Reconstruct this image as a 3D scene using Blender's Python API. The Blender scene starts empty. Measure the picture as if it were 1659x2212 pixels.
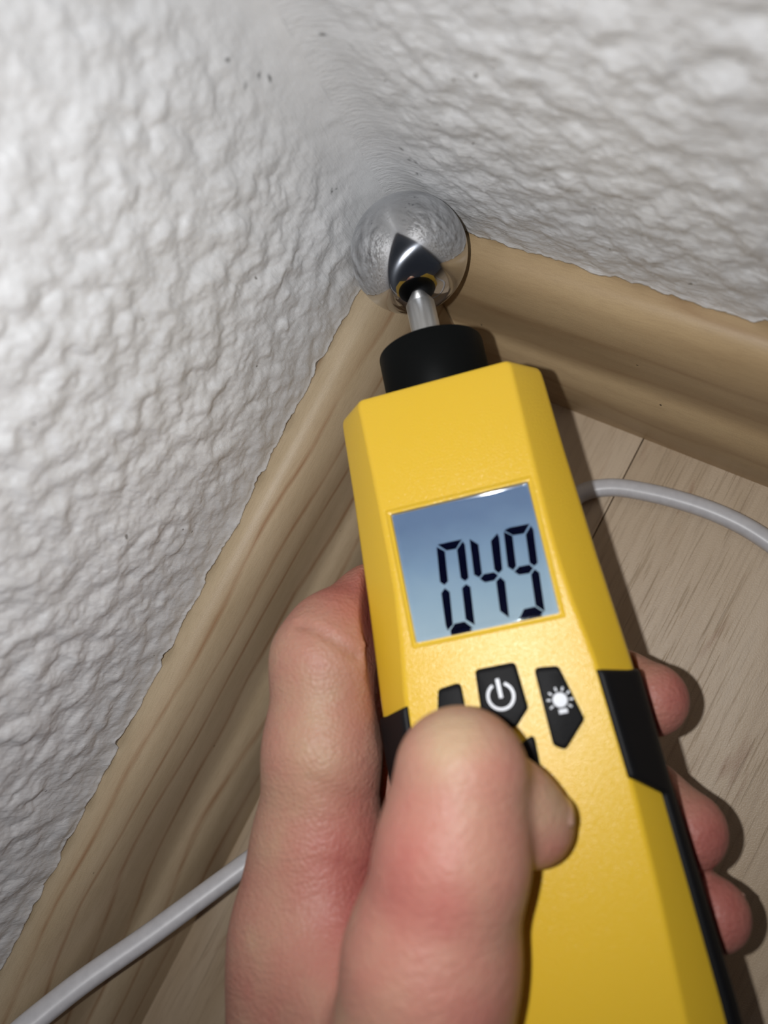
import bpy, bmesh, math
import numpy as np
from mathutils import Matrix, Vector

sc = bpy.context.scene
COL = sc.collection
MM = 0.001

# ------------------------------------------------------------------ camera
# room axes: X along the left wall, Y along the right wall, Z up, origin on the floor in the corner (mm)
RIGHT = (-0.4626952571, 0.8133223009, -0.3534565781)
DOWN = (0.8862053156, 0.4120820713, -0.2121248882)
FWD = (-0.0268186045, -0.4113133128, -0.9114389664)
CAM = (72.072, 104.843, 214.785)
cd = bpy.data.cameras.new('camera')
cam = bpy.data.objects.new('camera', cd)
COL.objects.link(cam)
cam.matrix_world = Matrix((
    (RIGHT[0], -DOWN[0], -FWD[0], CAM[0] * MM),
    (RIGHT[1], -DOWN[1], -FWD[1], CAM[1] * MM),
    (RIGHT[2], -DOWN[2], -FWD[2], CAM[2] * MM),
    (0, 0, 0, 1)))
cd.sensor_fit = 'VERTICAL'
cd.sensor_height = 36.0
cd.sensor_width = 27.0
cd.lens = 1656.94 / 2212 * 36.0
cd.clip_start = 0.005
cd.clip_end = 20
cd.dof.use_dof = True
cd.dof.focus_distance = 0.182
cd.dof.aperture_fstop = cd.lens / 2.9
sc.camera = cam

# ------------------------------------------------------------------ world, flash, exposure
w = bpy.data.worlds.new('world')
sc.world = w
w.use_nodes = True
w.node_tree.nodes['Background'].inputs[0].default_value = (0.55, 0.62, 0.80, 1)
w.node_tree.nodes['Background'].inputs[1].default_value = 0.035
ld = bpy.data.lights.new('phone_flash', 'SPOT')
ld.energy = 0.84
ld.shadow_soft_size = 0.0016
ld.spot_size = math.radians(148)
ld.spot_blend = 1.0
ld.color = (0.985, 0.99, 1.0)
flash = bpy.data.objects.new('phone_flash', ld)
COL.objects.link(flash)
fl = [CAM[i] - 14.0 * RIGHT[i] - 1.5 * DOWN[i] for i in range(3)]
flash.matrix_world = Matrix((
    (RIGHT[0], -DOWN[0], -FWD[0], fl[0] * MM),
    (RIGHT[1], -DOWN[1], -FWD[1], fl[1] * MM),
    (RIGHT[2], -DOWN[2], -FWD[2], fl[2] * MM),
    (0, 0, 0, 1)))
vs = sc.view_settings
vs.view_transform = 'Standard'
vs.look = 'None'
vs.gamma = 1.0
vs.use_curve_mapping = False
vs.exposure = 0.0

# ------------------------------------------------------------------ helpers
def mesh_obj(name, verts, faces, mat=None, parent=None, smooth=True, sharp=None, scale=MM):
    me = bpy.data.meshes.new(name)
    v = np.asarray(verts, dtype=np.float64) * scale
    me.from_pydata(v.tolist(), [], [tuple(int(i) for i in f) for f in faces])
    me.validate()
    bm = bmesh.new(); bm.from_mesh(me)
    bmesh.ops.recalc_face_normals(bm, faces=bm.faces)
    bm.to_mesh(me); bm.free()
    return finish(name, me, mat, parent, smooth, sharp)

def finish(name, me, mat, parent, smooth=True, sharp=None):
    me.polygons.foreach_set('use_smooth', [smooth] * len(me.polygons))
    if sharp is not None:
        me.set_sharp_from_angle(angle=math.radians(sharp))
    if mat: me.materials.append(mat)
    o = bpy.data.objects.new(name, me)
    COL.objects.link(o)
    if parent: o.parent = parent
    return o

def grid_mesh(name, P, mat, parent=None, flip=False):
    """P: (n, m, 3) array in mm -> quad grid, fast."""
    n, m = P.shape[:2]
    me = bpy.data.meshes.new(name)
    me.vertices.add(n * m)
    me.vertices.foreach_set('co', (P.reshape(-1, 3) * MM).astype(np.float32).ravel())
    i = np.arange(n - 1)[:, None] * m + np.arange(m - 1)[None, :]
    q = np.stack([i, i + 1, i + m + 1, i + m], -1).reshape(-1, 4)
    if flip: q = q[:, ::-1]
    k = len(q)
    me.loops.add(4 * k); me.polygons.add(k)
    me.loops.foreach_set('vertex_index', q.astype(np.int32).ravel())
    me.polygons.foreach_set('loop_start', np.arange(0, 4 * k, 4, dtype=np.int32))
    me.polygons.foreach_set('loop_total', np.full(k, 4, dtype=np.int32))
    me.update(calc_edges=True)
    return finish(name, me, mat, parent)

def add_attr(me, name, vals):
    a = me.attributes.new(name, 'FLOAT', 'POINT')
    a.data.foreach_set('value', np.asarray(vals, dtype=np.float32).ravel())

def tag(o, label=None, cat=None, kind=None):
    if label: o['label'] = label
    if cat: o['category'] = cat
    if kind: o['kind'] = kind
    return o

def round_poly(pts, radii, n=4):
    """closed 2D polygon with rounded corners, constant count"""
    out = []
    N = len(pts)
    for i in range(N):
        p = np.array(pts[i], float); a = np.array(pts[i - 1], float); b = np.array(pts[(i + 1) % N], float)
        r = radii[i] if hasattr(radii, '__len__') else radii
        u = (a - p) / np.linalg.norm(a - p); v = (b - p) / np.linalg.norm(b - p)
        ang = math.acos(max(-1, min(1, float(u @ v))))
        t = r / math.tan(ang / 2)
        t = min(t, 0.48 * np.linalg.norm(a - p), 0.48 * np.linalg.norm(b - p))
        p0, p1 = p + u * t, p + v * t
        for k in range(n + 1):
            s = k / n
            out.append((1 - s) ** 2 * p0 + 2 * s * (1 - s) * p + s * s * p1)
    return np.array(out)

def loft(rings, cap=True):
    """rings: list of (n,3) arrays -> verts, faces"""
    n = len(rings[0]); V = np.concatenate(rings); F = []
    for r in range(len(rings) - 1):
        for i in range(n):
            j = (i + 1) % n
            F.append((r * n + i, r * n + j, (r + 1) * n + j, (r + 1) * n + i))
    if cap:
        F.append(tuple(range(n))[::-1]); F.append(tuple(range((len(rings) - 1) * n, len(rings) * n)))
    return V, F

def lathe(profile, origin, n=64):
    """profile (radius, y) along the local y axis"""
    rings = []
    for r, y in profile:
        t = np.linspace(0, 2 * np.pi, n, endpoint=False)
        rings.append(np.stack([origin[0] + r * np.cos(t), np.full(n, y), origin[2] + r * np.sin(t)], -1))
    return loft(rings)

# ------------------------------------------------------------------ node helpers
class NT:
    def __init__(s, name):
        s.m = bpy.data.materials.new(name); s.m.use_nodes = True
        s.t = s.m.node_tree; s.n = s.t.nodes
        s.b = s.n['Principled BSDF']; s.out = s.n['Material Output']
    def new(s, typ, **kw):
        n = s.n.new(typ)
        for k, v in kw.items():
            if k.startswith('i_'):
                n.inputs[int(k[2:]) if k[2:].isdigit() else k[2:].replace('_', ' ')].default_value = v
            else: setattr(n, k, v)
        return n
    def link(s, a, b): s.t.links.new(a, b)
    def noise(s, vec, scale, detail=2, rough=0.5, dist=0.0):
        n = s.new('ShaderNodeTexNoise')
        n.inputs['Scale'].default_value = scale; n.inputs['Detail'].default_value = detail
        n.inputs['Roughness'].default_value = rough; n.inputs['Distortion'].default_value = dist
        if vec is not None: s.link(vec, n.inputs['Vector'])
        return n.outputs['Fac']
    def mapping(s, vec, scale=(1, 1, 1), loc=(0, 0, 0), rot=(0, 0, 0)):
        n = s.new('ShaderNodeMapping'); s.link(vec, n.inputs['Vector'])
        n.inputs['Scale'].default_value = scale; n.inputs['Location'].default_value = loc; n.inputs['Rotation'].default_value = rot
        return n.outputs['Vector']
    def ramp(s, fac, stops, interp='LINEAR'):
        n = s.new('ShaderNodeValToRGB'); n.color_ramp.interpolation = interp
        e = n.color_ramp.elements
        while len(e) < len(stops): e.new(0.5)
        for el, (p, c) in zip(e, stops):
            el.position = p; el.color = c if len(c) == 4 else (*c, 1)
        s.link(fac, n.inputs['Fac']); return n.outputs['Color']
    def mix(s, fac, a, b, mode='MIX'):
        n = s.new('ShaderNodeMix', data_type='RGBA', blend_type=mode)
        for v, i in ((fac, 0), (a, 6), (b, 7)):
            if hasattr(v, 'is_output'): s.link(v, n.inputs[i])
            else: n.inputs[i].default_value = v if i == 0 else (*v, 1) if len(v) == 3 else v
        return n.outputs[2]
    def math(s, op, a, b=None, clamp=False):
        n = s.new('ShaderNodeMath', operation=op, use_clamp=clamp)
        for v, i in ((a, 0), (b, 1)):
            if v is None: continue
            if hasattr(v, 'is_output'): s.link(v, n.inputs[i])
            else: n.inputs[i].default_value = v
        return n.outputs[0]
    def bump(s, h, strength=0.3, dist=0.0003, normal=None):
        n = s.new('ShaderNodeBump'); n.inputs['Strength'].default_value = strength; n.inputs['Distance'].default_value = dist
        s.link(h, n.inputs['Height'])
        if normal is not None: s.link(normal, n.inputs['Normal'])
        return n.outputs['Normal']
    def coord(s, which='Object'): return s.new('ShaderNodeTexCoord').outputs[which]
    def attr(s, name):
        n = s.new('ShaderNodeAttribute'); n.attribute_name = name; return n.outputs['Fac']
    def set(s, **kw):
        for k, v in kw.items():
            i = s.b.inputs[k.replace('_', ' ')]
            if hasattr(v, 'is_output'): s.link(v, i)
            else: i.default_value = v
        return s

def plain(name, col, rough=0.4, metal=0.0, **kw):
    t = NT(name); t.set(Base_Color=(*col, 1), Roughness=rough, Metallic=metal, **kw)
    return t

# ------------------------------------------------------------------ materials
def wall_mat(name, ang):
    t = NT(name); co = t.coord()
    big = t.noise(co, 30, 2)
    col = t.ramp(big, [(0.3, (0.61, 0.61, 0.612)), (0.7, (0.67, 0.67, 0.672))])
    col = t.mix(t.attr('mark'), col, (0.05, 0.05, 0.05))
    sp = t.noise(t.mapping(co, (1, 1, 1)), 420, 1)
    col = t.mix(t.math('GREATER_THAN', sp, 0.80), col, (0.25, 0.24, 0.23))
    br = t.noise(t.mapping(co, ang), 1, 3, 0.6, 0.6)
    fine = t.noise(co, 1700, 3, 0.6)
    n1 = t.bump(br, 0.75, 0.00032)
    n2 = t.bump(fine, 0.5, 0.00014, n1)
    t.set(Base_Color=col, Roughness=0.42, Normal=n2); t.b.inputs['Specular IOR Level'].default_value = 0.5
    return t.m
M_wall_l = wall_mat('wall_paint_left', (900, 900, 180))
M_wall_r = wall_mat('wall_paint_right', (700, 190, 1500))

def plaster_mat():
    t = NT('raw_plaster'); co = t.coord()
    f = t.noise(co, 160, 3)
    t.set(Base_Color=t.ramp(f, [(0.35, (0.035, 0.03, 0.022)), (0.5, (0.20, 0.17, 0.10)), (0.62, (0.30, 0.27, 0.25))]), Roughness=0.9)
    return t.m
M_plaster = plaster_mat()

def foil_mat(name, c0, c1, line, freq, lines_amt, seed):
    """wood-print foil on the skirting board: uv.x runs along the board, uv.y across the profile (metres)"""
    t = NT(name); uv = t.new('ShaderNodeUVMap', uv_map='uv').outputs['UV']
    mott = t.noise(t.mapping(uv, (22, 130, 1), (seed, seed, 0)), 1, 3)
    col = t.ramp(mott, [(0.3, c0), (0.7, c1)])
    # growth-ring lines that wander along the board and thin out
    wob = t.noise(t.mapping(uv, (7, 22, 1), (seed * 3, 1, 0)), 1, 3, 0.4, 0.1)
    sep = t.new('ShaderNodeSeparateXYZ'); t.link(uv, sep.inputs[0])
    ph = t.math('ADD', t.math('MULTIPLY', sep.outputs[1], freq), t.math('MULTIPLY', wob, 3.6))
    fr = t.math('FRACT', ph)
    ln = t.math('SUBTRACT', 1.0, t.math('MULTIPLY', t.math('ABSOLUTE', t.math('SUBTRACT', fr, 0.5)), 9.0), clamp=True)
    brk = t.noise(t.mapping(uv, (30, 260, 1), (seed, 5, 0)), 1, 3, 0.7)
    ln = t.math('MULTIPLY', ln, t.ramp(brk, [(0.30, (0.1,) * 3), (0.6, (1, 1, 1))]))
    soft = t.math('SUBTRACT', 1.0, t.math('MULTIPLY', t.math('ABSOLUTE', t.math('SUBTRACT', fr, 0.36)), 4.0), clamp=True)
    col = t.mix(t.math('MULTIPLY', soft, 0.16 * lines_amt), col, line)
    col = t.mix(t.math('MULTIPLY', ln, lines_amt), col, line)
    fib = t.noise(t.mapping(uv, (260, 2600, 1)), 1, 2)
    col = t.mix(t.math('MULTIPLY', t.ramp(fib, [(0.45, (0, 0, 0)), (0.75, (1, 1, 1))]), 0.16), col, (0.20, 0.12, 0.06))
    dot = t.noise(t.mapping(uv, (1, 1, 1), (seed, 0, 0)), 330, 1)
    col = t.mix(t.math('GREATER_THAN', dot, 0.80), col, (0.06, 0.04, 0.025))
    gr = t.noise(uv, 4200, 2)
    col = t.mix(t.math('MULTIPLY', t.ramp(gr, [(0.35, (0, 0, 0)), (0.65, (1, 1, 1))]), 0.16), col, (0.22, 0.15, 0.085))
    t.set(Base_Color=col, Roughness=0.42, Normal=t.bump(gr, 0.45, 0.00012)); t.b.inputs['Specular IOR Level'].default_value = 0.35
    return t.m
M_base_l = foil_mat('skirting_foil_left', (0.46, 0.355, 0.225), (0.56, 0.445, 0.30), (0.27, 0.125, 0.05), 105, 0.75, 0.37)
M_base_r = foil_mat('skirting_foil_right', (0.43, 0.30, 0.165), (0.52, 0.38, 0.215), (0.26, 0.14, 0.065), 60, 0.4, 2.3)

def plank_mat(seed):
    t = NT('laminate'); co = t.mapping(t.coord(), loc=(seed, seed * 0.37, 0))
    tone = t.noise(t.mapping(co, (9, 70, 1)), 1, 3, 0.6, 0.3)
    col = t.ramp(tone, [(0.28, (0.49, 0.37, 0.245)), (0.55, (0.59, 0.465, 0.33)), (0.8, (0.64, 0.52, 0.385))])
    gr = t.noise(t.mapping(co, (40, 620, 1)), 1, 3, 0.65, 0.25)
    col = t.mix(t.math('MULTIPLY', t.ramp(gr, [(0.5, (0, 0, 0)), (0.72, (1, 1, 1))]), 0.35), col, (0.29, 0.20, 0.125))
    red = t.noise(t.mapping(co, (26, 150, 1), (3.1, 0.7, 0)), 1, 3, 0.6, 0.5)
    col = t.mix(t.math('MULTIPLY', t.ramp(red, [(0.63, (0, 0, 0)), (0.74, (1, 1, 1))]), 0.55), col, (0.30, 0.15, 0.085))
    pore = t.noise(t.mapping(co, (38, 1500, 1)), 1, 3, 0.6, 0.25)
    zone = t.noise(t.mapping(co, (12, 24, 1), (0.4, 0.2, 0)), 1, 1)
    pm = t.math('MULTIPLY', t.ramp(pore, [(0.58, (0, 0, 0)), (0.66, (1, 1, 1))]), t.ramp(zone, [(0.45, (0.08,) * 3), (0.6, (1, 1, 1))]))
    col = t.mix(t.math('MULTIPLY', pm, 0.30), col, (0.23, 0.165, 0.11))
    dot = t.noise(t.mapping(co, (1, 1, 1), (1, 0, 0)), 300, 1)
    col = t.mix(t.math('GREATER_THAN', dot, 0.805), col, (0.02, 0.02, 0.02))
    fine = t.noise(co, 2600, 2)
    n1 = t.bump(t.math('SUBTRACT', 1.0, pm), 0.5, 0.00018)
    t.set(Base_Color=col, Roughness=0.42, Normal=t.bump(fine, 0.6, 0.00014, n1)); t.b.inputs['Specular IOR Level'].default_value = 0.4
    return t.m

def yellow_mat():
    t = NT('yellow_plastic'); co = t.coord()
    f = t.noise(co, 2700, 2, 0.6)
    n = t.bump(f, 0.75, 0.00011)
    t.set(Base_Color=(0.78, 0.495, 0.032, 1), Roughness=0.28, Normal=n, Coat_Weight=0.0)
    t.b.inputs['Specular IOR Level'].default_value = 0.5
    t.b.inputs['Subsurface Weight'].default_value = 0.12
    t.b.inputs['Subsurface Radius'].default_value = (1.0, 0.55, 0.1)
    t.b.inputs['Subsurface Scale'].default_value = 0.0012
    return t.m
M_yellow = yellow_mat()

def black_mat(name, c, rough, amp):
    t = NT(name); f = t.noise(t.coord(), 2600, 2)
    t.set(Base_Color=(*c, 1), Roughness=rough, Normal=t.bump(f, amp, 0.00006))
    t.b.inputs['Specular IOR Level'].default_value = 0.22
    return t.m
M_grip = black_mat('black_rubber', (0.006, 0.006, 0.007), 0.5, 0.3)
M_button = black_mat('button_rubber', (0.007, 0.007, 0.0075), 0.5, 0.6)
M_collar = black_mat('collar_plastic', (0.004, 0.0045, 0.0045), 0.5, 0.05)
M_collar.node_tree.nodes['Principled BSDF'].inputs['Specular IOR Level'].default_value = 0.06
M_button.node_tree.nodes['Principled BSDF'].inputs['Specular IOR Level'].default_value = 0.1
M_print = plain('white_print', (0.50, 0.52, 0.56), 0.35).m

def metal_ball():
    t = NT('polished_steel')
    t.b.inputs['Base Color'].default_value = (0.60, 0.60, 0.60, 1)
    t.set(Metallic=1.0, Roughness=0.035)
    g = t.new('ShaderNodeBsdfAnisotropic') if False else t.new('ShaderNodeBsdfGlossy')
    tan = t.new('ShaderNodeTangent', direction_type='RADIAL', axis='Y')
    g.inputs['Color'].default_value = (0.62, 0.66, 0.74, 1)
    g.inputs['Roughness'].default_value = 0.22
    g.inputs['Anisotropy'].default_value = 0.6
    g.inputs['Rotation'].default_value = 0.33
    t.link(tan.outputs[0], g.inputs['Tangent'])
    mx = t.new('ShaderNodeMixShader'); mx.inputs[0].default_value = 0.2
    t.link(t.b.outputs[0], mx.inputs[1]); t.link(g.outputs[0], mx.inputs[2]); t.link(mx.outputs[0], t.out.inputs['Surface'])
    return t.m
M_ball = metal_ball()
def metal_rod():
    t = NT('turned_aluminium')
    f = t.noise(t.mapping(t.coord(), (900, 60, 900)), 1, 2)
    t.set(Base_Color=t.ramp(f, [(0.3, (0.50, 0.49, 0.47)), (0.7, (0.72, 0.715, 0.70))]), Metallic=1.0, Roughness=0.42)
    return t.m
M_rod = metal_rod()

def lens_mat():
    t = NT('clear_lens'); t.set(Base_Color=(1, 1, 1, 1), Roughness=0.06, IOR=1.45)
    t.b.inputs['Transmission Weight'].default_value = 1.0
    return t.m
M_lens = lens_mat()
def lcd_mat():
    # a backlit LCD: the light guide is fed from the lower edge, so the panel glows brighter there
    t = NT('lcd_backlight'); co = t.coord()
    sep = t.new('ShaderNodeSeparateXYZ'); t.link(co, sep.inputs[0])
    g = t.math('ADD', t.math('MULTIPLY', sep.outputs[1], 1 / 0.0255), 0.5)
    blot = t.noise(co, 140, 2)
    g2 = t.math('ADD', g, t.math('MULTIPLY', t.math('SUBTRACT', blot, 0.5), 0.25))
    col = t.ramp(g2, [(0.0, (0.37, 0.51, 0.60)), (0.25, (0.28, 0.42, 0.53)), (0.55, (0.17, 0.29, 0.43)), (0.85, (0.085, 0.16, 0.30)), (1.0, (0.09, 0.165, 0.31))])
    t.set(Base_Color=(0.05, 0.07, 0.10, 1), Roughness=0.4, Emission_Color=col, Emission_Strength=0.8)
    return t.m
M_lcd = lcd_mat()
M_digit = plain('lcd_ink', (0.002, 0.003, 0.018), 0.6).m
M_digit.node_tree.nodes['Principled BSDF'].inputs['Specular IOR Level'].default_value = 0.0
def cable_mat():
    t = NT('grey_pvc'); f = t.noise(t.coord(), 500, 2)
    t.set(Base_Color=t.ramp(f, [(0.35, (0.56, 0.555, 0.575)), (0.65, (0.61, 0.605, 0.625))]), Roughness=0.36, Normal=t.bump(f, 0.15, 0.0001))
    return t.m
M_cable = cable_mat()

def skin_mat():
    t = NT('skin'); co = t.coord()
    red = t.attr('redness')
    blot = t.noise(co, 95, 3, 0.6)
    r = t.math('ADD', red, t.math('MULTIPLY', t.math('SUBTRACT', blot, 0.5), 0.8), clamp=True)
    col = t.ramp(r, [(0.0, (0.475, 0.315, 0.20)), (0.35, (0.46, 0.23, 0.165)), (0.7, (0.445, 0.165, 0.13)), (1.0, (0.37, 0.10, 0.085))])
    vor = t.new('ShaderNodeTexVoronoi'); vor.inputs['Scale'].default_value = 1250; t.link(co, vor.inputs['Vector'])
    wr = t.noise(t.mapping(co, (180, 700, 500)), 1, 3, 0.6, 0.4)
    n1 = t.bump(vor.outputs['Distance'], 0.6, 0.00022)
    n2 = t.bump(wr, 0.6, 0.00035, n1)
    t.set(Base_Color=col, Roughness=0.5, Normal=n2)
    t.b.inputs['Specular IOR Level'].default_value = 0.38
    t.b.inputs['Subsurface Weight'].default_value = 0.35
    t.b.inputs['Subsurface Radius'].default_value = (1.0, 0.32, 0.16)
    t.b.inputs['Subsurface Scale'].default_value = 0.0035
    return t.m
M_skin = skin_mat()
M_nail = plain('fingernail', (0.56, 0.33, 0.25), 0.3).m

# ------------------------------------------------------------------ walls (real relief)
rng = np.random.default_rng(7)
HB = 55.63          # top of the skirting boards
TB = 15.1

def fft_noise(n, m, px, lo, hi, seed, aniso=(1, 1)):
    r = np.random.default_rng(seed)
    f = np.fft.rfft2(r.standard_normal((n, m)))
    ky = np.fft.fftfreq(n, px)[:, None] * aniso[0]; kx = np.fft.rfftfreq(m, px)[None, :] * aniso[1]
    k = np.sqrt(kx ** 2 + ky ** 2) + 1e-9
    f *= np.exp(-(k * lo) ** 2) * (1 - np.exp(-(k * hi) ** 2))
    h = np.fft.irfft2(f, s=(n, m)); return h / h.std()

def blob_field(ns, nz, px, count, seed, rmin, rmax, hmax, stretch):
    r = np.random.default_rng(seed)
    H = np.zeros((ns, nz))
    for _ in range(count):
        cs, cz = r.uniform(0, ns * px), r.uniform(0, nz * px)
        R = rmin + (rmax - rmin) * r.random() ** 1.7
        a = r.uniform(1.0, 1.9); th = r.normal(stretch, 0.5)
        amp = hmax * r.uniform(0.35, 1.0) * (0.5 + 0.5 * R / rmax)
        rad = R * a
        i0, i1 = int(max(0, (cs - rad) / px)), int(min(ns, (cs + rad) / px + 2))
        j0, j1 = int(max(0, (cz - rad) / px)), int(min(nz, (cz + rad) / px + 2))
        if i1 <= i0 or j1 <= j0: continue
        S, Z = np.meshgrid(np.arange(i0, i1) * px - cs, np.arange(j0, j1) * px - cz, indexing='ij')
        u = (S * math.cos(th) + Z * math.sin(th)) / a; v = -S * math.sin(th) + Z * math.cos(th)
        ph = r.uniform(0, 6.28); ang = np.arctan2(v, u)
        d = np.sqrt(u * u + v * v) / (R * (1 + 0.13 * np.sin(2 * ang + ph) + 0.09 * np.sin(3 * ang + 2 * ph)))
        dome = amp * np.clip(1 - d ** 3.2, 0, None) ** 0.9
        H[i0:i1, j0:j1] = np.maximum(H[i0:i1, j0:j1], dome) + 0.25 * np.minimum(H[i0:i1, j0:j1], dome)
    return H

def blur(h, s):
    k = np.exp(-0.5 * (np.arange(-4, 5) / s) ** 2); k /= k.sum()
    for ax in (0, 1):
        h = sum(np.roll(h, i - 4, ax) * k[i] for i in range(9))
    return h

PX = 0.42
FIL = 9.0
OFF = -0.9           # mean plane of the wallpaper, behind the room corner lines
SMID = FIL * math.pi / 4
def wall_path(s, offset):
    """s = signed arc length from the corner, + along X (left wall), - along Y (right wall); returns point and normal (room mm)"""
    a = np.abs(s); lim = SMID
    th = np.clip(a / FIL, 0, math.pi / 4)
    # arc centre at (FIL, FIL); at s=0 the arc faces the diagonal
    phi = math.pi / 4 + th                     # angle of inward normal from X axis (for the left-wall side)
    nx, ny = np.cos(phi), np.sin(phi)
    px_ = FIL - FIL * nx + np.clip(a - lim, 0, None)
    py_ = FIL - FIL * ny
    x = np.where(s >= 0, px_, py_); y = np.where(s >= 0, py_, px_)
    n_x = np.where(s >= 0, nx, ny); n_y = np.where(s >= 0, ny, nx)
    return x + offset + 0 * n_x, y + offset + 0 * n_y, n_x, n_y

MARKS = {'wall_left': [((8.7, 57.2), .7), ((10.1, 59.5), .6), ((11.5, 27), .55), ((10.3, 26.2), .35), ((13.7, 67.5), .6), ((13.7, 61.5), .5)],
         'wall_right': [((6.5, 58.4), .7), ((12.1, 56.9), .4), ((10.9, 28.3), .5), ((13.4, 25), .6), ((11.7, 25.2), .5), ((11.9, 20.4), .55), ((12.8, 20.3), .3), ((12.2, 26.0), .35)]}

def build_wall(name, sign, L, mat, seed, amp, stretch, aniso):
    s = np.concatenate([np.arange(0, 235, PX), np.arange(235, L + 6, 6.0)])
    z = np.concatenate([np.arange(0, 125, PX), np.arange(125, 420, 6.0)])
    ns, nz = int(L / PX) + 8, int(426 / PX) + 8
    ns = min(ns, int(260 / PX)); nz = min(nz, int(150 / PX))
    H = 0.9 * blob_field(ns, nz, PX, int(ns * nz * PX * PX / 26.0), seed, 1.2, 4.0, amp, stretch)
    H = blur(H, 0.9)
    H += 0.06 * fft_noise(ns, nz, PX, 1.8, 5, seed + 1) + 0.22 * fft_noise(ns, nz, PX, 6, 26, seed + 2)
    H += 0.045 * fft_noise(ns, nz, PX, 0.65, 2.2, seed + 3, aniso)
    def samp(S, Z):
        i = np.clip(S / PX, 0, ns - 1.001); j = np.clip(Z / PX, 0, nz - 1.001)
        i0 = i.astype(int); j0 = j.astype(int); u = i - i0; v = j - j0
        return ((H[i0, j0] * (1 - u) + H[i0 + 1, j0] * u) * (1 - v) + (H[i0, j0 + 1] * (1 - u) + H[i0 + 1, j0 + 1] * u) * v)
    # ragged lower edge of the paint
    r1 = fft_noise(1, 4096, 0.4, 1.0, 9, seed + 5)[0]; r2 = fft_noise(1, 4096, 0.4, 5, 40, seed + 6)[0]
    zb = np.interp(s, np.arange(4096) * 0.4, 0.30 + 0.20 * r1 + 0.60 * r2)
    zb = np.clip(zb, 0.03, 2.6)
    S, Z = np.meshgrid(s, z, indexing='ij')
    t = np.clip(1 - Z / 8.0, 0, 1)
    Zr = Z + zb[:, None] * t                     # rows near the bottom follow the ragged edge
    fade = np.clip((S - 3) / 16, 0.18, 1) * np.clip(0.62 + Z / 60, 0.6, 1.0)
    h = samp(S, Zr) * fade
    h = h + 0.30 * np.exp(-(Z / 0.8) ** 2)       # little lip of paint along the edge
    x, y, nx, ny = wall_path(sign * S, OFF)
    P = np.stack([x + nx * h, y + ny * h, HB + Zr], -1)
    # paint film thickness: two rows turned back into the wall under the lower edge
    lip = P[:, :1].copy(); lip[:, 0, 0] -= nx[:, 0] * 0.9; lip[:, 0, 1] -= ny[:, 0] * 0.9; lip[:, 0, 2] += 0.1
    P = np.concatenate([lip, P], 1)
    o = grid_mesh(name, P, mat, flip=(sign < 0))
    mk = np.zeros(P.shape[:2])
    for (c, zz), r in MARKS[name]:
        cc = P[..., 0] if sign > 0 else P[..., 1]
        th = rng.uniform(0, 3.14)
        u = (cc - c) * math.cos(th) + (P[..., 2] - HB - zz) * math.sin(th); v = -(cc - c) * math.sin(th) + (P[..., 2] - HB - zz) * math.cos(th)
        mk = np.maximum(mk, np.clip(1.4 - np.sqrt((u / r) ** 2 + (v / (0.5 * r)) ** 2), 0, 1))
    add_attr(o.data, 'mark', mk)
    o['kind'] = 'structure'
    o['label'] = 'white painted woodchip wall on the left' if sign > 0 else 'white painted woodchip wall on the right'
    return o
wl = build_wall('wall_left', 1, 420, M_wall_l, 11, 1.05, 1.2, (1, 0.5))
wr = build_wall('wall_right', -1, 420, M_wall_r, 31, 0.62, 0.0, (0.35, 1.6))

# bare plaster behind the paint, seen in the gap above the boards
for par, sgn in ((wl, 1), (wr, -1)):
    ss = np.linspace(0, 420, 80); zz = np.array([-60.0, -20, 0, 2, 6])
    S, Z = np.meshgrid(ss, zz, indexing='ij')
    x, y, nx, ny = wall_path(sgn * S, OFF - 0.75)
    pl = grid_mesh('bare_plaster', np.stack([x, y, HB + Z], -1), M_plaster, par, flip=(sgn < 0))
    pl['label'] = 'dark bare plaster showing below the ragged paint edge'

# ------------------------------------------------------------------ skirting boards
prof_ctrl = np.array([(-1.6, 0.0), (1.0, 0.05), (2.9, -0.4), (4.7, -1.7), (6.4, -4.0), (7.9, -8.0), (8.9, -13.5), (9.1, -20), (9.15, -26.5), (9.9, -31.2),
                      (12.0, -34.4), (13.9, -38.2), (14.9, -43.5), (15.1, -49.5), (15.1, -55.6)])
def smooth_profile(c, n=70):
    t = np.r_[0, np.cumsum(np.linalg.norm(np.diff(c, axis=0), axis=1))]
    # Catmull-Rom through the points
    out = []
    for i in range(len(c) - 1):
        p0 = c[max(i - 1, 0)]; p1 = c[i]; p2 = c[i + 1]; p3 = c[min(i + 2, len(c) - 1)]
        for k in range(5):
            u = k / 5
            out.append(0.5 * ((2 * p1) + (p2 - p0) * u + (2 * p0 - 5 * p1 + 4 * p2 - p3) * u * u + (3 * p1 - p0 - 3 * p2 + p3) * u ** 3))
    out.append(c[-1]); return np.array(out)
prof = smooth_profile(prof_ctrl)
arc = np.r_[0, np.cumsum(np.linalg.norm(np.diff(prof, axis=0), axis=1))]
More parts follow.
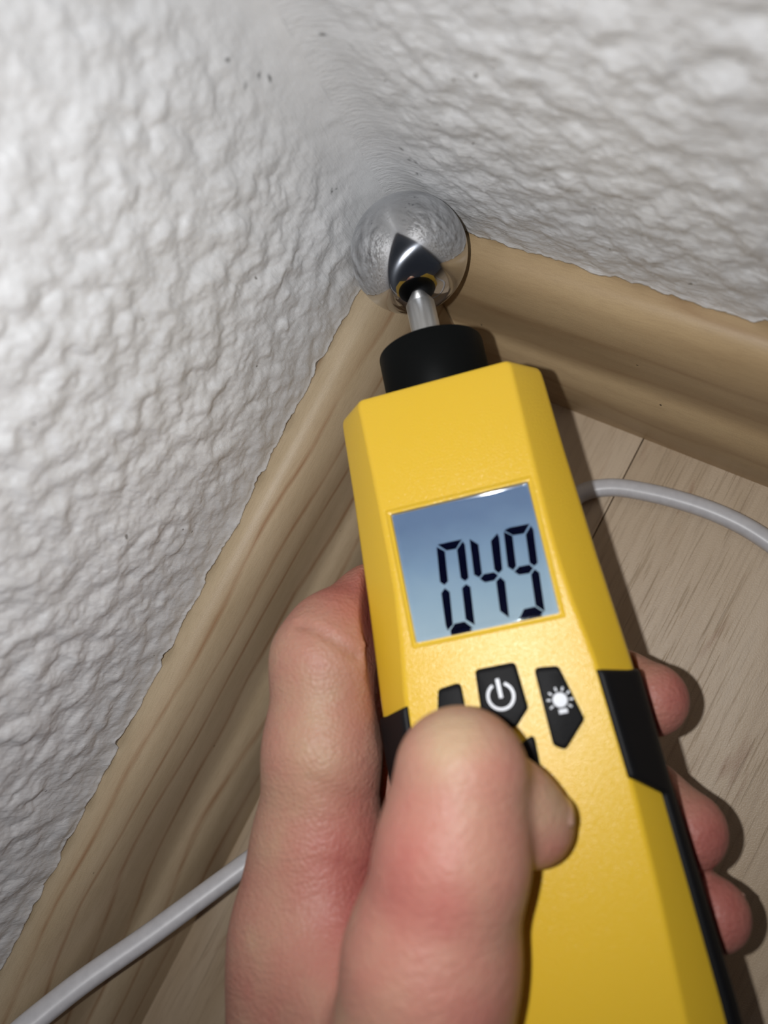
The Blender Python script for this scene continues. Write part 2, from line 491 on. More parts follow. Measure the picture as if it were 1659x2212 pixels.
def build_base(name, left, mat, L=420):
    n = 90; m = len(prof)
    P = np.zeros((n, m, 3)); UV = np.zeros((n, m, 2))
    for j, (d, z) in enumerate(prof):
        st = max(d, 0) + 0.10                      # mitred end with a hair of a gap
        u = st + (L - st) * np.linspace(0, 1, n) ** 1.5
        P[:, j, 0] = u if left else d
        P[:, j, 1] = d if left else u
        P[:, j, 2] = HB + z
        UV[:, j, 0] = u * MM; UV[:, j, 1] = arc[j] * MM
    o = grid_mesh(name, P, mat, flip=left)
    me = o.data
    uvl = me.uv_layers.new(name='uv')
    vi = np.zeros(len(me.loops), np.int32); me.loops.foreach_get('vertex_index', vi)
    uvl.data.foreach_set('uv', UV.reshape(-1, 2)[vi].astype(np.float32).ravel())
    # closed end faces so that the mitre has wood behind it
    bm = bmesh.new(); bm.from_mesh(me)
    bm.verts.ensure_lookup_table()
    back = [bm.verts.new(((0.10 if left else -1.6) * MM, (-1.6 if left else 0.10) * MM, 0.0003))]
    bm.verts.ensure_lookup_table()
    bm.faces.new([bm.verts[j] for j in range(m)] + back)
    bm.to_mesh(me); bm.free()
    o['kind'] = 'structure'
    return o
bl = build_base('baseboard_left', True, M_base_l)
br = build_base('baseboard_right', False, M_base_r)
bl['label'] = 'wood-look skirting board with reddish grain lines along the left wall'
br['label'] = 'wood-look skirting board with few grain lines along the right wall'

# ------------------------------------------------------------------ floor: slab with laminate planks
sv, sf = loft([np.array([(-10, -10, z), (420, -10, z), (420, 420, z), (-10, 420, z)], float) for z in (-14, -8.2)])
floor = mesh_obj('floor', sv, sf, plain('underlay', (0.10, 0.09, 0.08), 0.9).m, smooth=False)
floor['kind'] = 'structure'
floor['label'] = 'pale laminate floor of long planks'
for i, (y0, y1) in enumerate(((-10, 67.53), (67.53, 257.5), (257.5, 420))):
    g = 0.13; c = 0.12
    def ring(ins, z):
        return np.array([(-10 + ins, y0 + g + ins, z), (420 - ins, y0 + g + ins, z), (420 - ins, y1 - g - ins, z), (-10 + ins, y1 - g - ins, z)], float)
    v, f = loft([ring(0, -8.0), ring(0, -0.22), ring(0.05, -0.08), ring(c, 0.0)])
    mesh_obj('plank', v, f, plank_mat(0.31 * i + 0.05), floor, smooth=False)

# ------------------------------------------------------------------ the moisture meter
DX = (-0.6427664188, 0.7557156439, -0.127269456)
DY = (-0.7649444656, -0.642244047, 0.0508158909)
DZ = (-0.0433277663, 0.1299995757, 0.9908934054)
DO = (68.857, 62.721, 75.08)
MDEV = Matrix(((DX[0], DY[0], DZ[0], DO[0] * MM), (DX[1], DY[1], DZ[1], DO[1] * MM), (DX[2], DY[2], DZ[2], DO[2] * MM), (0, 0, 0, 1)))
meter = bpy.data.objects.new('moisture_meter', None)
COL.objects.link(meter); meter.matrix_world = MDEV; meter.empty_display_size = 0.01
tag(meter, 'yellow and black handheld moisture meter with a chrome ball probe, held in the corner', 'moisture meter')

YS = [37.2, 20, 5, -2, -12, -21, -25, -45, -60, -80, -100, -116]
AS = [15.7, 15.5, 15.5, 15.6, 16.4, 17.5, 17.8, 18.6, 18.4, 17.6, 16.8, 16.0]
BS = [21.6, 22.1, 22.8, 23.1, 23.7, 24.2, 24.4, 24.7, 25.2, 25.9, 25.9, 25.0]
YI = YS[::-1]
af = lambda y: np.interp(y, YI, AS[::-1]); bf = lambda y: np.interp(y, YI, BS[::-1])
ZC, ZSEAM, ZB = -8.0, -15.0, -27.0

def sec_front(y):
    a, b = float(af(y)), float(bf(y))
    return round_poly([(a, 0), (b, ZC), (b + .1, ZSEAM), (-b - .1, ZSEAM), (-b, ZC), (-a, 0)], [1.6, 3.2, .2, .2, 3.2, 1.6], 6)
def sec_back(y):
    b = float(bf(y)) + 0.45
    return round_poly([(b, ZSEAM - .15), (b - .4, -21.5), (16.5, ZB), (-16.5, ZB), (-b + .4, -21.5), (-b, ZSEAM - .15)], [.3, 2.5, 2.5, 2.5, 2.5, .3], 4)
def body(sec, name, zmid):
    rings = []
    def put(p2, y, k):
        c = np.array([0, zmid]); q = c + (p2 - c) * k
        rings.append(np.stack([q[:, 0], np.full(len(q), y), q[:, 1]], -1))
    p = sec(37.2)
    for y, k in ((37.5, .945), (37.45, .965), (37.2, .982), (36.7, .994), (36.0, 1.0)): put(p, y, k)
    for y in np.arange(34, -114, -2.5): put(sec(y), y, 1)
    pe = sec(-114)
    for y, k in ((-115, .99), (-116, .96), (-116.4, .92)): put(pe, y, k)
    v, f = loft(rings)
    return mesh_obj(name, v, f, M_yellow, meter, sharp=None)
housing = body(sec_front, 'housing', -7.5)
back = body(sec_back, 'back_shell', -20)

# window recess cut into the front
LW, LH = 26.93, 25.19
def box_rings(hw, hh, r, zs):
    rings = []
    for z, e in zs:
        p = round_poly([(hw + e, hh + e), (-hw - e, hh + e), (-hw - e, -hh - e), (hw + e, -hh - e)], r, 4)
        rings.append(np.stack([p[:, 0], p[:, 1], np.full(len(p), z)], -1))
    return rings
cv, cf = loft(box_rings(LW / 2 + .25, LH / 2 + .25, .5, ((-1.6, 0), (-.5, 0.0), (-.32, .5), (-.1, .75), (1.0, 1.6))))
cutter = mesh_obj('window_cutter', cv, cf, M_yellow)
cutter.matrix_world = MDEV
bpy.context.view_layer.update()
bo = housing.modifiers.new('cut', 'BOOLEAN'); bo.object = cutter; bo.operation = 'DIFFERENCE'; bo.solver = 'EXACT'
bpy.context.view_layer.update()
me2 = bpy.data.meshes.new_from_object(housing.evaluated_get(bpy.context.evaluated_depsgraph_get()))
housing.modifiers.clear(); housing.data = me2
me2.polygons.foreach_set('use_smooth', [True] * len(me2.polygons)); me2.set_sharp_from_angle(angle=math.radians(28))
bpy.data.objects.remove(cutter)
back.data.set_sharp_from_angle(angle=math.radians(40))

# display: clear lens > lcd panel and digits
lv, lf = loft(box_rings(LW / 2, LH / 2, .35, ((-1.45, 0), (-.40, 0), (-.22, -.05), (-.09, -.14), (-.02, -.2), (0.0, -.27), (-.025, -.36), (-.07, -.52), (-.10, -.70), (-.105, -.85))))
lens = mesh_obj('display_lens', lv, lf, M_lens, meter, sharp=60)
lens['label'] = 'clear display window with bevelled edges reading 049'
pv, pf = loft(box_rings(LW / 2 - .12, LH / 2 - .12, .3, ((-1.40, 0), (-1.0, 0))))
panel = mesh_obj('lcd_panel', pv, pf, M_lcd, lens, smooth=False)
panel['label'] = 'glowing blue-grey backlit panel'
DIG = [
 [[(-5.64,4.78),(-1.18,4.74),(-2.53,3.35),(-4.31,3.43)],[(-6.02,4.27),(-4.8,3.21),(-5.38,-2.44),(-6.1,-2.93),(-6.72,-2.25)],[(-1.0,4.22),(-.76,3.65),(-1.43,-2.66),(-2.1,-3.05),(-2.71,-2.38),(-2.27,3.0)],[(-6.17,-3.79),(-5.51,-4.58),(-6.16,-10.59),(-7.2,-11.39),(-7.35,-10.51),(-6.93,-4.49)],[(-2.06,-3.89),(-1.48,-4.49),(-2.14,-11.43),(-3.43,-10.16),(-2.87,-4.4)],[(-5.68,-10.65),(-3.85,-10.65),(-2.69,-12.01),(-3.14,-12.2),(-6.71,-12.2),(-6.69,-11.67)]],
 [[(.49,4.36),(1.73,3.07),(1.2,-2.49),(.62,-2.94),(-.1,-2.31)],[(5.73,4.23),(5.85,3.43),(5.11,-2.5),(4.36,-2.98),(3.83,-2.21),(4.36,3.19)],[(.85,-3.37),(1.64,-2.74),(3.54,-2.80),(4.05,-3.45),(3.25,-4.13),(1.54,-4.12)],[(4.46,-3.97),(5.07,-4.85),(4.36,-11.38),(3.15,-9.96),(3.65,-4.54)]],
 [[(7.34,4.6),(8.28,4.82),(11.9,4.74),(10.59,3.31),(8.6,3.42)],[(7.07,4.25),(8.33,3.18),(7.74,-2.44),(7.12,-2.99),(6.38,-2.24)],[(12.18,4.22),(12.38,3.43),(11.72,-2.7),(11.1,-3.09),(10.48,-2.42),(10.98,2.91)],[(7.38,-3.44),(8.33,-2.79),(10.21,-2.83),(10.68,-3.53),(9.87,-4.22),(8.03,-4.12)],[(11.01,-3.93),(11.58,-4.63),(10.96,-11.62),(9.72,-10.31),(10.22,-4.61)],[(7.45,-10.67),(9.44,-10.63),(10.63,-11.86),(10.12,-12.2),(6.24,-12.2)]]]
def grow(poly, d):
    p = np.array(poly, float); n = len(p)
    area = 0.5 * sum(p[i][0] * p[(i + 1) % n][1] - p[(i + 1) % n][0] * p[i][1] for i in range(n))
    sg = 1 if area > 0 else -1; out = []
    for i in range(n):
        e0 = p[i] - p[i - 1]; e1 = p[(i + 1) % n] - p[i]
        n0 = sg * np.array([e0[1], -e0[0]]) / np.linalg.norm(e0); n1 = sg * np.array([e1[1], -e1[0]]) / np.linalg.norm(e1)
        m = n0 + n1; m /= max(np.linalg.norm(m), 1e-6)
        out.append(tuple(p[i] + m * min(d / max(float(m @ n0), 0.3), 2 * d)))
    return out
for segs, nm in zip(DIG, ('zero', 'four', 'nine')):
    V, F = [], []
    for sgm in segs:
        sgm = grow(sgm, 0.10)
        b = len(V); n = len(sgm)
        V += [(x, y, -0.98) for x, y in sgm] + [(x, y, -0.93) for x, y in sgm]
        F.append(tuple(range(b, b + n))[::-1]); F.append(tuple(range(b + n, b + 2 * n)))
        F += [(b + i, b + (i + 1) % n, b + n + (i + 1) % n, b + n + i) for i in range(n)]
    d = mesh_obj('digit', V, F, M_digit, lens, smooth=False)
    d['label'] = 'dark segment digit ' + nm

# rubber grips on both flanks
def grip(side):
    ytop, ybot = -23.4, -113.0
    ny, nu = 226, 74
    ys = np.linspace(ytop, ybot, ny)
    P = np.zeros((ny, nu, 3))
    for i, y in enumerate(ys):
        a, b = float(af(y)), float(bf(y))
        path = [(a - .9, 0.0), (a - .2, -.05)] + [(a + (b - a) * k, ZC * k) for k in (.12, .3, .5, .7, .88)] + [(b, ZC - .5), (b + .1, ZC - 2), (b + .3, ZSEAM), (b + .35, -18.5), (b, -21.0)]
        path = np.array(path); t = np.r_[0, np.cumsum(np.linalg.norm(np.diff(path, axis=0), axis=1))]
        step = np.clip((y + 42.3) / (-46.6 + 42.3), 0, 1)
        u0 = step * 0.80 * np.hypot(b - a, ZC) + 0.35
        u = np.linspace(u0, t[-1], nu)
        q = np.stack([np.interp(u, t, path[:, 0]), np.interp(u, t, path[:, 1])], -1)
        # round the path where chamfer meets flank
        for _ in range(6):
            q[1:-1] = 0.25 * q[:-2] + 0.5 * q[1:-1] + 0.25 * q[2:]
        tg = np.gradient(q, axis=0); tg /= np.linalg.norm(tg, axis=1)[:, None]
        nrm = np.stack([-tg[:, 1], tg[:, 0]], -1)
        if nrm[nu // 2, 0] < 0: nrm = -nrm
        slope = 1.0 + 0.5 * (0 < step < 1)
        dist = np.minimum(np.minimum((u - u0) / slope, t[-1] - u), min(ytop - y, y - ybot))
        k = np.clip(dist / 1.1, 0, 1)
        off = -0.35 + 1.3 * np.sqrt(1 - (1 - k) ** 2)
        q = q + nrm * off[:, None]
        P[i, :, 0] = side * q[:, 0]; P[i, :, 1] = y - 1.3 * np.clip((u - u[0]) / 9.0, 0, 1) * np.clip(1 - (ytop - y) / 8.0, 0, 1); P[i, :, 2] = q[:, 1]
    o = grid_mesh('grip', P, M_grip, meter, flip=(side > 0))
    o['label'] = 'black rubber side grip'
grip(1); grip(-1)

# buttons
def button(pts, symbol=None):
    p = round_poly(pts, 1.0, 5); c = p.mean(0); R = np.abs(p - c).mean() * 1.4
    rings = []
    for z, ins in ((-.4, 0), (.45, 0), (.8, .12), (1.0, .38), (1.06, .7)):
        q = c + (p - c) * (1 - ins / R)
        rings.append(np.stack([q[:, 0], q[:, 1], np.full(len(q), z)], -1))
    v, f = loft(rings)
    b = mesh_obj('button', v, f, M_button, meter, sharp=50)
    return b
bp = button([(-3.75, -19.55), (3.75, -19.55), (4.25, -27.9), (1.5, -30.7), (-1.5, -30.7), (-4.25, -27.9)])
bp['label'] = 'black power button'
blight = button([(6.75, -21.2), (11.1, -21.7), (13.4, -31.5), (8.9, -36.1), (7.0, -34.9)])
blight['label'] = 'black backlight button'
bleft = button([(-6.75, -21.2), (-7.0, -34.9), (-8.9, -36.1), (-13.4, -31.5), (-11.1, -21.7)][::1])
blow = button([(1.7, -33.6), (4.2, -32.3), (4.0, -40.2), (-4.0, -40.2), (-4.2, -32.3), (-1.7, -33.6)])

def strip(poly, w, z0=1.04, z1=1.12, closed=False):
    """flat stroke of width w along a polyline, as verts/faces"""
    p = np.array(poly, float); t = np.gradient(p, axis=0); t /= np.linalg.norm(t, axis=1)[:, None] + 1e-9
    n = np.stack([-t[:, 1], t[:, 0]], -1) * w / 2
    N = len(p); V = []
    for zz in (z0, z1):
        V += [(*(q + m), zz) for q, m in zip(p, n)] + [(*(q - m), zz) for q, m in zip(p, n)]
    F = []
    for i in range(N - 1):
        F += [(2 * N + i, 2 * N + i + 1, 3 * N + i + 1, 3 * N + i), (i, N + i, N + i + 1, i + 1), (i, i + 1, 2 * N + i + 1, 2 * N + i), (N + i + 1, N + i, 3 * N + i, 3 * N + i + 1)]
    F += [(0, 2 * N, 3 * N, N), (N - 1, 2 * N - 1, 4 * N - 1, 3 * N - 1)]
    return V, F
def disc(cx, cy, r, z0=1.04, z1=1.12, n=28):
    t = np.linspace(0, 2 * np.pi, n, endpoint=False)
    return loft([np.stack([cx + r * np.cos(t), cy + r * np.sin(t), np.full(n, z)], -1) for z in (z0, z1)])
def symbol(name, pieces, parent):
    V, F = [], []
    for v, f in pieces:
        b = len(V); V += [tuple(x) for x in v]; F += [tuple(i + b for i in q) for q in f]
    return mesh_obj(name, V, F, M_print, parent, smooth=False)
cx, cy = -0.05, -25.0
th = np.radians(np.linspace(90 + 27, 90 + 333, 40))
symbol('power_symbol', [strip(np.stack([cx + 2.3 * np.cos(th), cy + 2.3 * np.sin(th)], -1), .55),
                        strip([(cx, cy + 3.1), (cx, cy + 1.5), (cx, cy - .35)], .68)], bp)['label'] = 'white printed power symbol'
cx, cy = 10.0, -27.55
rays = [strip([(cx + 1.62 * math.cos(a), cy + 1.62 * math.sin(a)), (cx + 2.3 * math.cos(a), cy + 2.3 * math.sin(a))], .3) for a in np.radians([-40, -5, 32, 66, 100, 138, 172, 210])]
symbol('lamp_symbol', [disc(cx, cy, 1.28), strip([(cx - .65, cy - 1.95), (cx + .85, cy - 1.95)], .78)] + rays, blight)['label'] = 'white printed light bulb symbol'

# collar, rod and ball on the meter's nose
ZAX = -13.0
v, f = lathe([(11.2, 36.5), (11.5, 36.8), (11.5, 49.4), (11.35, 49.85), (11.0, 50.1), (10.4, 50.15), (3.5, 50.0)], (0, 0, ZAX), 96)
mesh_obj('collar', v, f, M_collar, meter, sharp=60)['label'] = 'matt black round collar'
v, f = lathe([(3.25, 49.6), (3.25, 61.3), (3.12, 61.5), (2.9, 61.55)], (0, 0, ZAX), 48)
mesh_obj('probe_rod', v, f, M_rod, meter, sharp=50)['label'] = 'bare aluminium rod'
RB = 13.35; YB = 74.2
t = np.linspace(0.06, math.pi - 0.02, 72)
v, f = lathe([(RB * math.sin(a), YB + 0 - RB * math.cos(a)) for a in t], (0, 0, 0), 128)
ball = mesh_obj('probe_ball', v, f, M_ball, meter)
ball.data.transform(Matrix.Translation((0, -YB * MM, 0))); ball.location = (0, YB * MM, ZAX * MM)
ball['label'] = 'polished steel ball tip'

# ------------------------------------------------------------------ the hand: one continuous surface from a signed distance field
HPX = 0.7
lo = np.array([-96, -176, -70.0]); hi = np.array([40, 16, 34.0])
N3 = ((hi - lo) / HPX).astype(int)
gx = (lo[0] + HPX * np.arange(N3[0])).astype(np.float32); gy = (lo[1] + HPX * np.arange(N3[1])).astype(np.float32); gz = (lo[2] + HPX * np.arange(N3[2])).astype(np.float32)
BIG = 40.0
def field(): return np.full(N3, BIG, np.float32)
def smin_into(D, sl, d, k):
    a = D[sl]; h = np.clip(k - np.abs(a - d), 0, None) / k
    D[sl] = np.minimum(a, d) - h * h * k * 0.25
def bone(D, a, b, ra, rb, k):
    a = np.array(a, float); b = np.array(b, float); m = max(ra, rb) + 14
    l3 = np.minimum(a, b) - m; h3 = np.maximum(a, b) + m
    i0 = np.clip(((l3 - lo) / HPX).astype(int), 0, N3); i1 = np.clip(((h3 - lo) / HPX).astype(int) + 1, 0, N3)
    sl = tuple(slice(i0[q], i1[q]) for q in range(3))
    X = gx[sl[0]][:, None, None] - a[0]; Y = gy[sl[1]][None, :, None] - a[1]; Z = gz[sl[2]][None, None, :] - a[2]
    v = b - a; L2 = float(v @ v)
    t = np.clip((X * v[0] + Y * v[1] + Z * v[2]) / L2, 0, 1)
    d = np.sqrt((X - t * v[0]) ** 2 + (Y - t * v[1]) ** 2 + (Z - t * v[2]) ** 2) - (ra + (rb - ra) * t)
    smin_into(D, sl, d.astype(np.float32), k)
def chain(pts, k=5):
    D = field()
    for (p, r), (q, s) in zip(pts[:-1], pts[1:]): bone(D, p, q, r, s, k)
    return D
def smin(A, B, k):
    h = np.clip(k - np.abs(A - B), 0, None) / k
    return np.minimum(A, B) - h * h * k * 0.25

THUMB = [((-27, -84, 8), 15.5), ((-18.5, -62, 14), 13.2), ((-11.5, -47, 16.5), 11.4), ((-7.5, -35.4, 16.5), 10.7)]
DISTAL = [((-6.0, -38.0, 12.5), 8.6), ((-1.6, -43.0, 8.6), 7.6), ((0.9, -45.8, 7.0), 7.0)]
INDEX = [((-48, -66, -16), 14.2), ((-43.4, -48, -13), 13.0), ((-38.2, -29, -9.5), 11.2), ((-35.0, -11.5, -9.5), 10.0), ((-32.8, -7.3, -13.5), 9.4), ((-25, -1.5, -23), 9.0), ((-15, 3, -35.5), 8.0), ((3, 6, -35.5), 7.0)]
MIDDLE = [((-46, -70, -36), 12.5), ((-36, -40, -38), 10.5), ((-28, -20, -38.5), 9.6), ((-8, -17, -36.5), 8.6), ((9, -22, -36), 8.2), ((21, -28.5, -30), 8.0), ((27.3, -31.6, -24.5), 7.5)]
RING = [((-42, -82, -45), 11.5), ((-33, -55, -44), 10.0), ((-25, -38, -41), 9.2), ((-6, -35, -37), 8.4), ((11, -42.5, -36), 8.0), ((21, -51, -30), 7.8), ((27.5, -56.9, -24.5), 7.7)]
PINKY = [((-36, -93, -47), 10.0), ((-27, -70, -45), 8.6), ((-18, -55, -40), 7.8), ((-2, -54, -35.5), 7.2), ((14, -61, -34.5), 6.9), ((22, -68, -29), 6.8), ((28.1, -72.0, -24), 6.9)]
FT = smin(chain(THUMB, 4), chain(DISTAL, 3), 1.6); FI = chain(INDEX, 4)
FM = chain(MIDDLE, 4); FR = chain(RING, 4); FP = chain(PINKY, 4)
PALM = field()
WR = (-62, -135, -28)
for m, r in (((-48, -66, -16), 14), ((-46, -74, -36), 13), ((-42, -84, -45), 12.5), ((-36, -96, -47), 11.5)):
    bone(PALM, m, WR, r, 17, 12)
bone(PALM, (-27, -84, 8), (-58, -122, -14), 15.5, 17, 12)
bone(PALM, (-29, -78, 2), (-49, -62, -12), 12.0, 12.5, 9)
bone(PALM, (-29, -92, -4), (-52, -78, -16), 13, 14, 10)
bone(PALM, WR, (-92, -176, -30), 22, 25, 12)
bone(PALM, (-58, -124, -14), (-80, -170, -18), 17, 20, 12)
fingers = FM
for G in (FR, FP): fingers = smin(fingers, G, 1.6)
fingers = smin(fingers, FI, 1.6)
D = smin(PALM, fingers, 7)
D = smin(D, FT, 2.4)
# the base of the thumb melts into the palm
X = gx[:, None, None]; Y = gy[None, :, None]; Z = gz[None, None, :]
# joint creases, dents and the web folds
def crease(D, pts, depth, wdt, zlo):
    best = np.full((N3[0], N3[1]), 1e9, np.float32)
    XX, YY = gx[:, None], gy[None, :]
    for p, q in zip(pts[:-1], pts[1:]):
        p = np.array(p, float); v = np.array(q, float) - p
        t = np.clip(((XX - p[0]) * v[0] + (YY - p[1]) * v[1]) / (v @ v), 0, 1)
        best = np.minimum(best, (XX - p[0] - t * v[0]) ** 2 + (YY - p[1] - t * v[1]) ** 2)
    g = depth * np.exp(-best / wdt ** 2)
    mask = gz >= zlo
    D[:, :, mask] += g[:, :, None]
crease(D, [(-36, -4.5), (-32, -6.8), (-28.5, -10.0), (-26.5, -12.5)], 1.15, 0.95, -22)
crease(D, [(-37, -6.2), (-33, -8.6), (-30, -12)], 0.28, 0.6, -22)
crease(D, [(-38, -33), (-34, -35.5), (-30, -39)], 0.35, 1.0, -25)
crease(D, [(-37, -35.5), (-33, -38), (-30, -42)], 0.30, 0.8, -25)
crease(D, [(-36.0, -37), (-32.5, -40)], 0.25, 0.7, -25)
crease(D, [(-39, -48), (-34, -50), (-31, -53)], 0.30, 1.3, -25)
# the meter's body presses its shape into palm and finger pads
a_ = af(gy)[None, :, None].astype(np.float32); b_ = (bf(gy) + 1.75)[None, :, None].astype(np.float32)
aX = np.abs(X)
dev = np.maximum(np.maximum(aX - b_, Z - 0.3), -27.7 - Z)
dev = np.maximum(dev, ((aX - a_) * 8.0 + Z * 7.5) / 10.97 - 2.0)
dev = np.maximum(dev, Y - 37.5); dev = np.maximum(dev, -116.8 - Y)
D = np.maximum(D, -(dev - 0.1))
btn = np.maximum(np.maximum(aX - 4.4, np.abs(Y + 30) - 10.6), Z - 1.2)
D = np.maximum(D, -(btn - 0.1))

def surface_nets(D, origin, h):
    s = D < 0
    nx, ny, nz = D.shape
    cnt = np.zeros((nx - 1, ny - 1, nz - 1), np.int8)
    for a in (0, 1):
        for b in (0, 1):
            for c in (0, 1):
                cnt += s[a:nx - 1 + a, b:ny - 1 + b, c:nz - 1 + c]
    act = (cnt > 0) & (cnt < 8)
    ci = np.argwhere(act)
    idx = np.full(act.shape, -1, np.int64); idx[act] = np.arange(len(ci))
    acc = np.zeros((len(ci), 3)); num = np.zeros(len(ci))
    corners = [(a, b, c) for a in (0, 1) for b in (0, 1) for c in (0, 1)]
    for i, p in enumerate(corners):
        for q in corners[i + 1:]:
            if sum(abs(p[k] - q[k]) for k in range(3)) != 1: continue
            d0 = D[ci[:, 0] + p[0], ci[:, 1] + p[1], ci[:, 2] + p[2]].astype(float); d1 = D[ci[:, 0] + q[0], ci[:, 1] + q[1], ci[:, 2] + q[2]].astype(float)
            m = (d0 < 0) != (d1 < 0)
            t = np.where(m, d0 / np.where(m, d0 - d1, 1), 0)
            pt = np.array(p)[None] + t[:, None] * (np.array(q) - np.array(p))[None]
            acc[m] += pt[m]; num[m] += 1
    V = origin + h * (ci + acc / num[:, None])
    F = []
    for ax in range(3):
        u, w_ = [(1, 2), (2, 0), (0, 1)][ax]
        sh = [slice(None)] * 3; sh2 = [slice(None)] * 3
        sh[ax] = slice(0, -1); sh2[ax] = slice(1, None)
        ed = s[tuple(sh)] != s[tuple(sh2)]
        e = np.argwhere(ed)
        ok = (e[:, u] > 0) & (e[:, w_] > 0) & (e[:, u] < act.shape[u]) & (e[:, w_] < act.shape[w_])
        e = e[ok]
        def cell(du, dw):
            c = e.copy(); c[:, u] -= du; c[:, w_] -= dw
            return idx[c[:, 0], c[:, 1], c[:, 2]]
        q = np.stack([cell(0, 0), cell(1, 0), cell(1, 1), cell(0, 1)], -1)
        inside = s[e[:, 0], e[:, 1], e[:, 2]]
        q[~inside] = q[~inside][:, ::-1]
        F.append(q)
    return V, np.concatenate(F)
D[0], D[-1] = 1, 1; D[:, 0], D[:, -1] = 1, 1; D[:, :, 0], D[:, :, -1] = 1, 1
HV, HF = surface_nets(D, lo, HPX)
# keep only the connected hand, light smoothing
nb = np.concatenate([HF[:, [0, 1]], HF[:, [1, 2]], HF[:, [2, 3]], HF[:, [3, 0]]])
for _ in range(2):
    acc = np.zeros_like(HV); cn = np.zeros(len(HV))
    for a_i, b_i in ((0, 1), (1, 0)):
        np.add.at(acc, nb[:, a_i], HV[nb[:, b_i]]); np.add.at(cn, nb[:, a_i], 1)
    HV = 0.5 * HV + 0.5 * acc / np.maximum(cn, 1)[:, None]
me = bpy.data.meshes.new('hand')
me.vertices.add(len(HV)); me.vertices.foreach_set('co', (HV * MM).astype(np.float32).ravel())
k = len(HF); me.loops.add(4 * k); me.polygons.add(k)
me.loops.foreach_set('vertex_index', HF.astype(np.int32).ravel())
me.polygons.foreach_set('loop_start', np.arange(0, 4 * k, 4, dtype=np.int32)); me.polygons.foreach_set('loop_total', np.full(k, 4, dtype=np.int32))
me.update(calc_edges=True); me.validate()
hand = finish('hand', me, M_skin, None)
hand.matrix_world = MDEV
tag(hand, 'left hand gripping the yellow meter, thumb bent over its buttons', 'hand')
def glow(c, r): return np.exp(-((HV - np.array(c)) ** 2).sum(1) / r ** 2)
red = np.full(len(HV), 0.36)
for p, r, a in (((31, -33, -16), 9, .5), ((31, -58, -15), 9, .5), ((31, -73, -15), 9, .5), ((-30, -52, -4), 11, .38), ((-33, -66, -2), 13, .30), ((-14, -41, 26), 9, .2), ((-20, -48, 24), 8, .2), ((-10, -60, 28), 13, .18),
                ((-36, -44, -2), 9, .2), ((-28, -3, -14), 9, .55), ((4, -48, 10), 7, .1), ((-14, -70, 27), 10, .15),
                ((-8, -29, 25), 6, -.38), ((-36, -26, 0), 8, -.22), ((-38, -12, 0), 7, -.08), ((-46, -40, -4), 8, -.15), ((-24, -70, 22), 9, -.12), ((6, -41, 12), 5, -.35)):
    red += a * glow(p, r)
add_attr(hand.data, 'redness', np.clip(red, 0, 1))

# fingernails: thin curved plates set on the fingertips
def nail(c, nrm, along, wdt, lng, rad):
    c = np.array(c, float); n = np.array(nrm, float); n /= np.linalg.norm(n)
    al = np.array(along, float); al -= n * (al @ n); al /= np.linalg.norm(al); sd = np.cross(al, n)
    V, F = [], []
    A, B = 11, 11
    for lay in (0.0, 0.45):
        for i in range(A):
            for j in range(B):
                u = (i / (A - 1) - .5) * 2; v_ = (j / (B - 1) - .5) * 2
                # rounded outline
                w_ = wdt * (1 - 0.16 * u * u if u < 0 else 1 - 0.10 * u ** 4)
                x = v_ * w_ / 2; y = u * lng / 2
                dz = math.sqrt(max(rad * rad - x * x, 0)) - rad - 0.02 * y * y
                V.append(tuple(c + sd * x + al * y + n * (dz + lay)))
    m = A * B
    for i in range(A - 1):
        for j in range(B - 1):
            q = (i * B + j, i * B + j + 1, (i + 1) * B + j + 1, (i + 1) * B + j)
            F.append(tuple(m + x for x in q)); F.append(q[::-1])
    bd = [j for j in range(B)] + [i * B + B - 1 for i in range(1, A)] + [(A - 1) * B + j for j in range(B - 2, -1, -1)] + [i * B for i in range(A - 2, 0, -1)]
    F += [(bd[i], bd[(i + 1) % len(bd)], m + bd[(i + 1) % len(bd)], m + bd[i]) for i in range(len(bd))]
    return mesh_obj('fingernail', V, F, M_nail, hand)
for tip, prev, r in ((MIDDLE[-1][0], MIDDLE[-2][0], 7.6), (RING[-1][0], RING[-2][0], 7.8), (PINKY[-1][0], PINKY[-2][0], 6.9)):
    tip = np.array(tip); al = tip - np.array(prev); al = al / np.linalg.norm(al)
    n = np.array([0.3, 0.3, -1.0]); n = n - al * (n @ al); n /= np.linalg.norm(n)
    nail(tip + n * (r - .6) - al * 1.5, n, al, 9.0, 9.5, 6.5)
tip = np.array(DISTAL[-1][0]); al = tip - np.array(DISTAL[0][0]); al /= np.linalg.norm(al)
n = np.array([0.6, 0.75, 0.25]); n -= al * (n @ al); n /= np.linalg.norm(n)
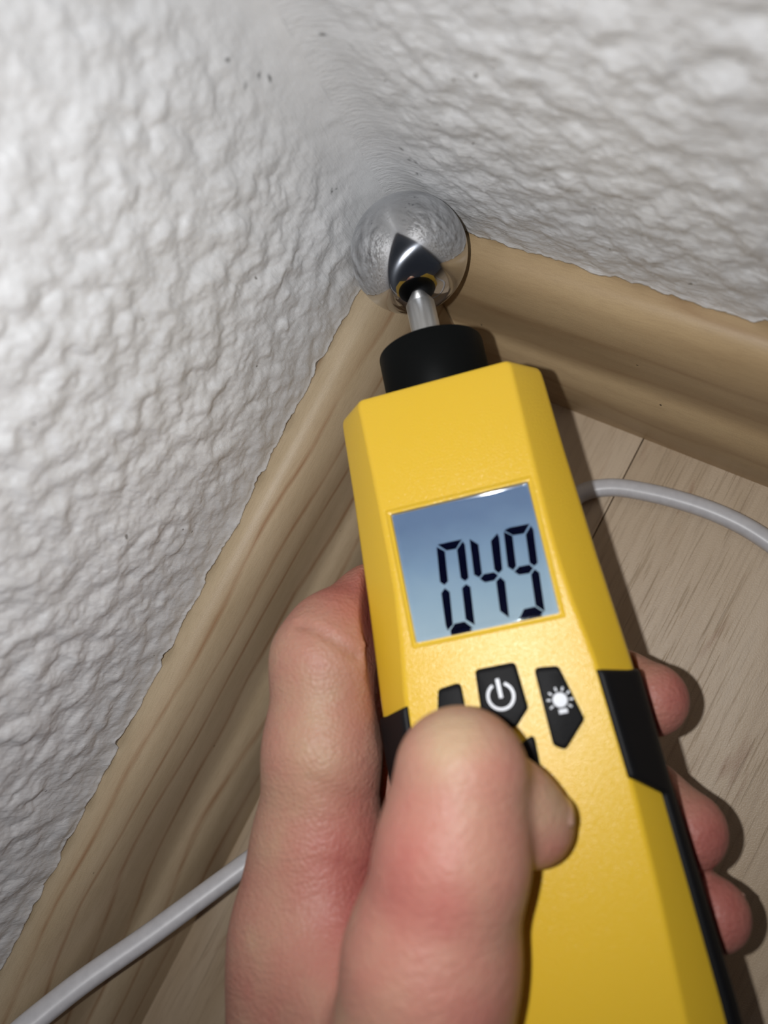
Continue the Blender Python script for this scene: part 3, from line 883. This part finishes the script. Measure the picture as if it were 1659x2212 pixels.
nail(tip + n * 6.75 - al * 1.5, n, al, 9.5, 9.5, 6.8)

# ------------------------------------------------------------------ the cable
CP = np.array([(300, 12, 96), (262, 8, 82), (226, 9.5, 61), (208, 13, 47), (190, 20, 33), (168, 28.5, 19), (145, 38, 7.5), (118, 48, 3.3), (92, 54.5, 2.75), (68, 57, 2.62), (50, 57.5, 2.62), (38, 58.8, 2.62), (32, 65.5, 2.62), (28.9, 76, 2.62),
               (27.2, 88, 2.62), (27.2, 99, 2.62), (29, 109, 2.62), (33, 122, 2.62), (40, 140, 2.62), (52, 170, 2.62), (70, 220, 2.62), (90, 300, 2.62)], float)
CW = [3.1, 3.05, 3.0, 2.95, 2.9, 2.85, 2.7] + [2.45] * 15
def catmull(c, n=10):
    out = []
    for i in range(len(c) - 1):
        p0 = c[max(i - 1, 0)]; p1 = c[i]; p2 = c[i + 1]; p3 = c[min(i + 2, len(c) - 1)]
        for k in range(n):
            u = k / n
            out.append(0.5 * ((2 * p1) + (p2 - p0) * u + (2 * p0 - 5 * p1 + 4 * p2 - p3) * u * u + (3 * p1 - p0 - 3 * p2 + p3) * u ** 3))
    out.append(c[-1]); return np.array(out)
CC = catmull(np.concatenate([CP, np.array(CW)[:, None]], 1))
rings = []
for i in range(len(CC)):
    p = CC[i, :3]; tg = CC[min(i + 1, len(CC) - 1), :3] - CC[max(i - 1, 0), :3]; tg /= np.linalg.norm(tg)
    up = np.array([0, 0, 1.0]); sd = np.cross(tg, up); sd /= np.linalg.norm(sd); u2 = np.cross(sd, tg)
    a = np.linspace(0, 2 * np.pi, 28, endpoint=False)
    rw, rh = CC[i, 3], min(CC[i, 3], 2.45)
    ca, sa = np.cos(a), np.sin(a); e = 0.85
    rings.append(p + np.outer(np.sign(ca) * np.abs(ca) ** e * rw, sd) + np.outer(np.sign(sa) * np.abs(sa) ** e * rh, u2))
v, f = loft(rings)
cable = mesh_obj('power_cable', v, f, M_cable)
tag(cable, 'light grey cable lying across the floor under the meter and over the left skirting', 'cable')
